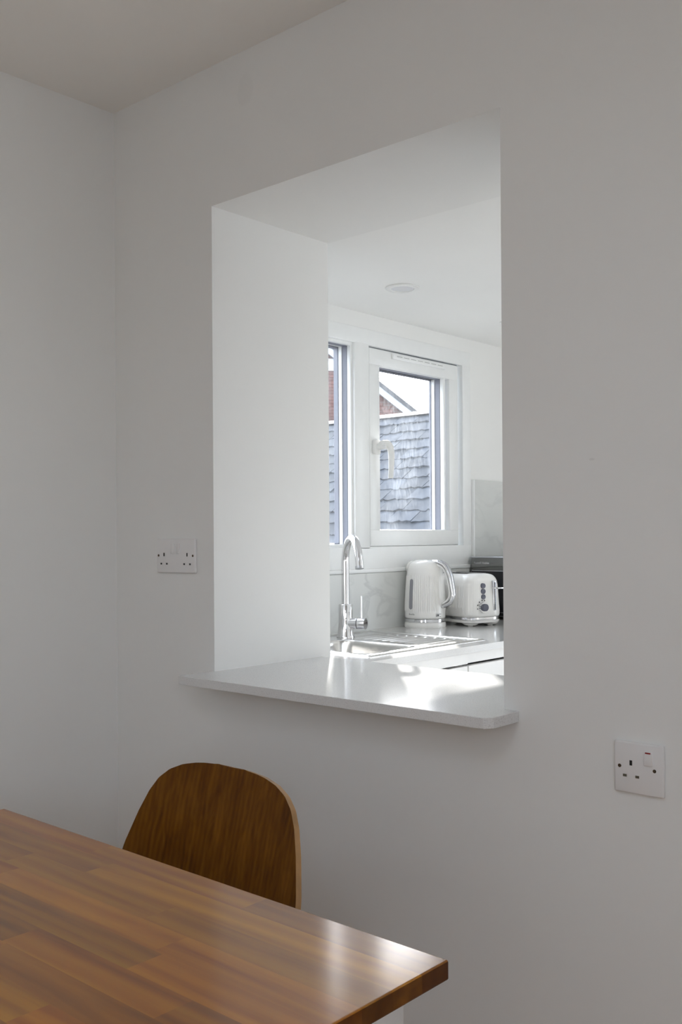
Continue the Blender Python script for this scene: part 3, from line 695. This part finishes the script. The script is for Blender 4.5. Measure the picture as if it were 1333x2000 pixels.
# ------------------------------------------------------------------ dining table: staves laid in rows
def table():
    X0, X1, Y0, Y1, Z1, TH = .478, 1.493, -1.345, -.598, .745, .024
    t = thing('dining_table', 'oiled oak stave dining table with white legs', 'table', ((X0+X1)/2, (Y0+Y1)/2, 0))
    ox, oy = (X0+X1)/2, (Y0+Y1)/2; rows = 14; sw = (Y1-Y0)/rows; rnd = random.Random(11); cut0 = None
    for r in range(rows):
        y0, y1 = Y0+sw*r, Y0+sw*(r+1)
        cuts = [X0]; x = X0 + rnd.uniform(.16, .42)
        while x < X1-.14: cuts.append(x); x += rnd.uniform(.30, .50)
        cuts.append(X1)
        for a, b in zip(cuts[:-1], cuts[1:]):
            bm = bmesh.new(); box(bm, a-ox, b-ox, y0-oy, y1-oy, Z1-TH, Z1)
            def soft(e):          # round the table's own outer edges
                m = (e.verts[0].co+e.verts[1].co)/2; dv = (e.verts[1].co-e.verts[0].co).normalized()
                on = []
                if abs(m.x+ox-X0) < 1e-5: on.append('x')
                if abs(m.x+ox-X1) < 1e-5: on.append('x')
                if abs(m.y+oy-Y0) < 1e-5 or abs(m.y+oy-Y1) < 1e-5: on.append('y')
                if abs(m.z-Z1) < 1e-5 or abs(m.z-(Z1-TH)) < 1e-5: on.append('z')
                return len(on) >= 2
            es = [e for e in bm.edges if soft(e)]
            if es: bmesh.ops.bevel(bm, geom=es, offset=.0028, segments=3, affect='EDGES', profile=.5)
            bm.normal_update()
            for f in bm.faces: f.material_index = 1 if abs(f.normal.x) > .8 else 0
            obj('stave', bm, [M['table'], M['endgrain']], t)
    LX0, LX1, LY0, LY1 = X0+.025, X1-.025, Y0+.05, Y1-.055
    for x in (LX0, LX1-.05):
        for y in (LY0, LY1-.05):
            obj('leg', bbox(x-ox, x+.05-ox, y-oy, y+.05-oy, 0, Z1-TH, bev=.003), M['white'], t, 30)
    for y in (LY0+.012, LY1-.034): obj('apron', bbox(LX0+.05-ox, LX1-.05-ox, y-oy, y+.022-oy, Z1-TH-.07, Z1-TH), M['white'], t)
    for x in (LX0+.012, LX1-.034): obj('apron', bbox(x-ox, x+.022-ox, LY0+.05-oy, LY1-.05-oy, Z1-TH-.07, Z1-TH), M['white'], t)
table()

# ------------------------------------------------------------------ dining chair: moulded plywood back and seat on wooden legs
def chair():
    cx = .828
    t = thing('dining_chair', 'brown moulded plywood dining chair tucked under the table', 'chair', (cx, -.60, 0))
    oy = -.60
    def sheet(name, fn, nu, nv, th, mats):
        """fn(u, v) -> front point; thickness along the local normal; second material on the edge"""
        bm = bmesh.new(); P = [[Vector(fn(-1+2*i/nu, j/nv)) for j in range(nv+1)] for i in range(nu+1)]
        def N(i, j):
            a = P[min(i+1, nu)][j]-P[max(i-1, 0)][j]; b = P[i][min(j+1, nv)]-P[i][max(j-1, 0)]; c = a.cross(b)
            return c.normalized() if c.length > 1e-9 else Vector((0, 1, 0))
        F = [[bm.verts.new(P[i][j]) for j in range(nv+1)] for i in range(nu+1)]
        B = [[bm.verts.new(P[i][j]+N(i, j)*-th) for j in range(nv+1)] for i in range(nu+1)]
        for i in range(nu):
            for j in range(nv):
                bm.faces.new((F[i][j], F[i+1][j], F[i+1][j+1], F[i][j+1])); bm.faces.new((B[i][j], B[i][j+1], B[i+1][j+1], B[i+1][j]))
        def rim(a, b, c, d):
            f = bm.faces.new((a, b, c, d)); f.material_index = 1
        for j in range(nv):
            rim(F[0][j], F[0][j+1], B[0][j+1], B[0][j]); rim(F[nu][j], B[nu][j], B[nu][j+1], F[nu][j+1])
        for i in range(nu):
            rim(F[i][0], B[i][0], B[i+1][0], F[i+1][0]); rim(F[i][nv], F[i+1][nv], B[i+1][nv], B[i][nv])
        bmesh.ops.recalc_face_normals(bm, faces=bm.faces)
        return obj(name, bm, mats, t, 50)
    hw = [(.43, .205), (.50, .232), (.56, .243), (.62, .240), (.66, .233), (.72, .214), (.76, .197), (.785, .180), (.803, .157), (.815, .127), (.8225, .090), (.8255, .050), (.8262, .030)]
    def half(z):
        for (z0, a), (z1, b) in zip(hw[:-1], hw[1:]):
            if z <= z1: return a+(b-a)*(z-z0)/(z1-z0)
        return 0
    ztop = lambda x: max(z for z in [k/2000 for k in range(1250, 1653)] if half(z) >= abs(x)-1e-6) if abs(x) < .238 else .62
    import bisect
    Z = [.43+(.8262-.43)*(1-(1-k/60)**2.2) for k in range(61)]
    def back(u, v):
        z = Z[int(round(v*60))]; w_ = max(half(z), .0004); x = u*w_
        y = -.385+ (z-.62)*.25 - .030*(x/.24)**2 + (0 if z > .52 else -(.52-z)*.30)
        return (x, y-oy, z)
    sheet('backrest', back, 28, 60, -.011, [M['veneer'], M['ply']])
    def seat(u, v):
        s = v; y = -.415 - .42*s; wdt = .205+.03*math.sin(math.pi*min(1, s*1.15)); k = 1.0
        if s > .85: k = math.sqrt(max(0.02, 1-((s-.85)/.15)**2*.75))
        z = .452 - .022*math.sin(math.pi*s) + .018*(u*u) - (.05*((s-.8)/.2)**2*.5 if s > .8 else 0)
        return (u*wdt*k, y-oy, z)
    sheet('seat', seat, 20, 30, .011, [M['veneer'], M['ply']])
    for sx in (-1, 1):
        for (ya, yb) in ((-.47, -.41), (-.76, -.80)):
            bm = bmesh.new(); cyl(bm, (sx*.15, ya-oy, .435), (sx*.205, yb-oy, 0), .017, .012, 20); obj('leg', bm, M['veneer'], t, 40)
    for y in (-.47, -.76):
        obj('rail', bbox(-.16, .16, y-.012-oy, y+.012-oy, .405, .43, bev=.003), M['veneer'], t, 30)
chair()

# ------------------------------------------------------------------ outside
struct(obj('ground', bbox(-40, -.35, -20, 45, -.35, -.25), M['ground']))
def outbuilding():
    YR, ZR, P = 6.0, 2.40, math.radians(35); G, W_ = .165, .25; rows, cols = 15, 19; X0 = -5.95
    t = thing('slate_roofed_outbuilding', 'low outbuilding with a grey slate roof outside the window', 'building', (X0+cols*W_/2, YR, 0))
    ox = X0+cols*W_/2; sl = rows*G
    def pt(x, s, h): return Vector((x-ox, -s*math.cos(P)-h*math.sin(P)*1, ZR-s*math.sin(P)+h*math.cos(P)))
    bm = bmesh.new()
    for sgn in (1,):
        v = [bm.verts.new(pt(x, s, h)) for x in (X0, X0+cols*W_) for s in (0, sl) for h in (-.03, -.005)]
        for f in ((0, 1, 3, 2), (4, 6, 7, 5), (0, 4, 5, 1), (2, 3, 7, 6), (0, 2, 6, 4), (1, 5, 7, 3)): bm.faces.new([v[i] for i in f])
    obj('roof_deck', bm, M['slate'], t)
    bm = bmesh.new(); x1 = X0+cols*W_; yb = -sl*math.cos(P)+.25; zb = ZR-sl*math.sin(P)-.03
    box(bm, X0+.1-ox, x1-.1-ox, yb, -yb, -.25, zb+.0); 
    for x in (X0+.1-ox, x1-.1-ox):
        a = [bm.verts.new(c) for c in ((x, yb, zb), (x, -yb, zb), (x, 0, ZR-.06))]; bm.faces.new(a)
    obj('wall', bm, M['mortar'], t)
    v0 = pt(X0, 0, -.02); bm = bmesh.new(); q = [bm.verts.new(c) for c in (Vector((X0-ox, 0, ZR)), Vector((x1-ox, 0, ZR)), Vector((x1-ox, sl*math.cos(P), ZR-sl*math.sin(P))), Vector((X0-ox, sl*math.cos(P), ZR-sl*math.sin(P))))]; bm.faces.new(q)
    r = bmesh.ops.extrude_face_region(bm, geom=bm.faces[:]); bmesh.ops.translate(bm, verts=[e for e in r['geom'] if isinstance(e, bmesh.types.BMVert)], vec=(0, -.02, -.03)); obj('rear_slope', bm, M['housetile'], t)
    rnd = random.Random(3); meshes = []
    for k in range(5):           # a few slates with chipped, uneven tails
        bm = bmesh.new(); n = 6; tail = [(-W_/2+.002 + (W_-.004)*i/n, -(G+.03)+rnd.uniform(-.020, .014)) for i in range(n+1)]
        pts_ = tail + [(W_/2-.002, .06), (-W_/2+.002, .06)]
        prism(bm, pts_, 0, .017); me = bpy.data.meshes.new('slate'); bm.normal_update(); bm.to_mesh(me); bm.free(); me.materials.append(M['slate']); meshes.append(me)
    for r_ in range(rows):
        for c in range(cols):
            o = bpy.data.objects.new('slate', rnd.choice(meshes)); link(o, t)
            s = r_*G+.02; x = X0+W_*(c+.5)+(W_/2 if r_ % 2 else 0)*.5
            o.location = pt(x, s, .004)
            o.rotation_euler = (P-.060+rnd.uniform(-.03, .03), rnd.uniform(-.035, .035), rnd.uniform(-.03, .03))
    for c in range(11):
        bm = bmesh.new(); n = 10; L_ = cols*W_/11-.006
        a = [bm.verts.new((-L_/2, .10*math.cos(math.pi*i/n), .045*math.sin(math.pi*i/n))) for i in range(n+1)]; b = [bm.verts.new((L_/2, v.co.y, v.co.z)) for v in a]
        for i in range(n): bm.faces.new((a[i], b[i], b[i+1], a[i+1]))
        bm.faces.new(a); bm.faces.new(list(reversed(b)))
        o = obj('ridge_tile', bm, M['ridge'], t, 40); o.location = (X0+(c+.5)*cols*W_/11-ox, 0, ZR-.012)
outbuilding()
def house():
    AX, AZ, sl, ex = -3.5, 8.163, .796, 6.0          # local frame: x along the gable, y into the house
    o0 = CAM + FW*23.0
    t = thing('brick_house', 'red brick house with white bargeboards beyond the outbuilding', 'building', (o0.x, o0.y, 0), YAW)
    bm = bmesh.new(); f = [(AX-ex, -.25), (AX+ex, -.25), (AX+ex, AZ-ex*sl), (AX, AZ), (AX-ex, AZ-ex*sl)]
    A = [bm.verts.new((x, 0, z)) for x, z in f]; B = [bm.verts.new((x, 8, z)) for x, z in f]
    bm.faces.new(A); bm.faces.new(list(reversed(B)))
    for i in range(5): bm.faces.new((A[i], B[i], B[(i+1) % 5], A[(i+1) % 5]))
    bmesh.ops.recalc_face_normals(bm, faces=bm.faces); obj('wall', bm, M['mortar'], t)
    def verge(name, s, d0, d1, y0, y1, mat):     # a board parallel to the roof slope, d measured along its normal
        bm = bmesh.new(); n = Vector((s*sl, 0, 1)).normalized(); p = [Vector((AX, 0, AZ)), Vector((AX+s*(ex+.5), 0, AZ-sl*(ex+.5)))]
        v = [bm.verts.new(q+n*d+Vector((0, y, 0))) for q in p for d in (d0, d1) for y in (y0, y1)]
        for f in ((0, 1, 3, 2), (4, 6, 7, 5), (0, 4, 5, 1), (2, 3, 7, 6), (0, 2, 6, 4), (1, 5, 7, 3)): bm.faces.new([v[i] for i in f])
        bmesh.ops.recalc_face_normals(bm, faces=bm.faces); return obj(name, bm, mat, t)
    for s in (-1, 1):
        verge('bargeboard', s, -.10, .04, -.14, -.10, M['barge']); verge('soffit', s, -.10, -.08, -.10, .0, M['barge']); verge('roof', s, .04, .125, -.18, 8.2, M['housetile'])
    wx0, wx1, wz0, wz1 = -1.0, -.08, 5.08, 5.36
    w_ = obj('window', bbox(wx0, wx1, -.03, .02, wz0, wz1), M['barge'], t); obj('pane', bbox(wx0+.05, wx1-.05, -.036, -.028, wz0+.05, wz1-.05), M['lens'], w_)
    bm = bmesh.new(); box(bm, 0, .215, -.010, .004, 0, .065); me = bpy.data.meshes.new('brick'); bm.normal_update(); bm.to_mesh(me); bm.free(); me.materials.append(M['brick'])
    for r_ in range(25):
        z = 3.80+.075*r_
        for c in range(12):
            x = -.80+.225*c+(.1125 if r_ % 2 else 0)
            if z+.065 > AZ-sl*(x+.215-AX)-.12 or (wx0-.22 < x < wx1 and wz0-.07 < z < wz1): continue
            o = bpy.data.objects.new('brick', me); link(o, t); o.location = (x, 0, z)
house()
def tree():                                    # garden tree whose crown dapples the sun on the sill
    t = thing('garden_tree', 'leafy garden tree standing beside the outbuilding', 'tree', (-6.7, 4.6, -.25))
    rnd = random.Random(5)
    def P(x, y, z): return Vector((x+6.7, y-4.6, z+.25))
    bm = bmesh.new(); pts = spline([P(-6.7, 4.6, -.25), P(-6.65, 4.65, 1.6), P(-6.3, 4.8, 3.4), P(-5.6, 5.05, 4.9), P(-4.9, 5.25, 5.7)], 6); n = len(pts)
    tube(bm, pts, [.13-.10*i/n for i in range(n)], n=10); tk = obj('trunk', bm, M['bark'], t, True)
    for e in (P(-4.45, 5.75, 5.45), P(-4.5, 5.2, 6.3), P(-5.6, 5.6, 6.2), P(-4.5, 6.20, 5.30)):
        bm = bmesh.new(); q = spline([P(-5.6, 5.05, 4.9), (P(-5.6, 5.05, 4.9)+e)/2+Vector((0, 0, .2)), e], 5); tube(bm, q, [.045-.035*i/len(q) for i in range(len(q))], n=8); obj('branch', bm, M['bark'], t, True)
    bm = bmesh.new()
    for (c, r, k) in ((P(-4.55, 5.35, 5.65), .62, 1500), (P(-5.3, 5.3, 6.0), .75, 1100), (P(-4.7, 5.0, 6.3), .6, 800), (P(-4.5, 6.30, 5.27), .06, 34), (P(-4.5, 5.62, 5.35), .47, 3600)):
        for _ in range(k):
            d = Vector((rnd.gauss(0, 1), rnd.gauss(0, 1), rnd.gauss(0, 1))).normalized()*r*rnd.random()**.45
            p = c+d; a = Vector((rnd.gauss(0, 1), rnd.gauss(0, 1), rnd.gauss(0, .6))).normalized(); b = a.orthogonal().normalized(); l = rnd.uniform(.05, .085)
            bm.faces.new([bm.verts.new(v) for v in (p, p+a*l*.5+b*l*.3, p+a*l, p+a*l*.5-b*l*.3)])
    lf = obj('foliage', bm, M['leaf'], t); lf['kind'] = 'stuff'
tree()
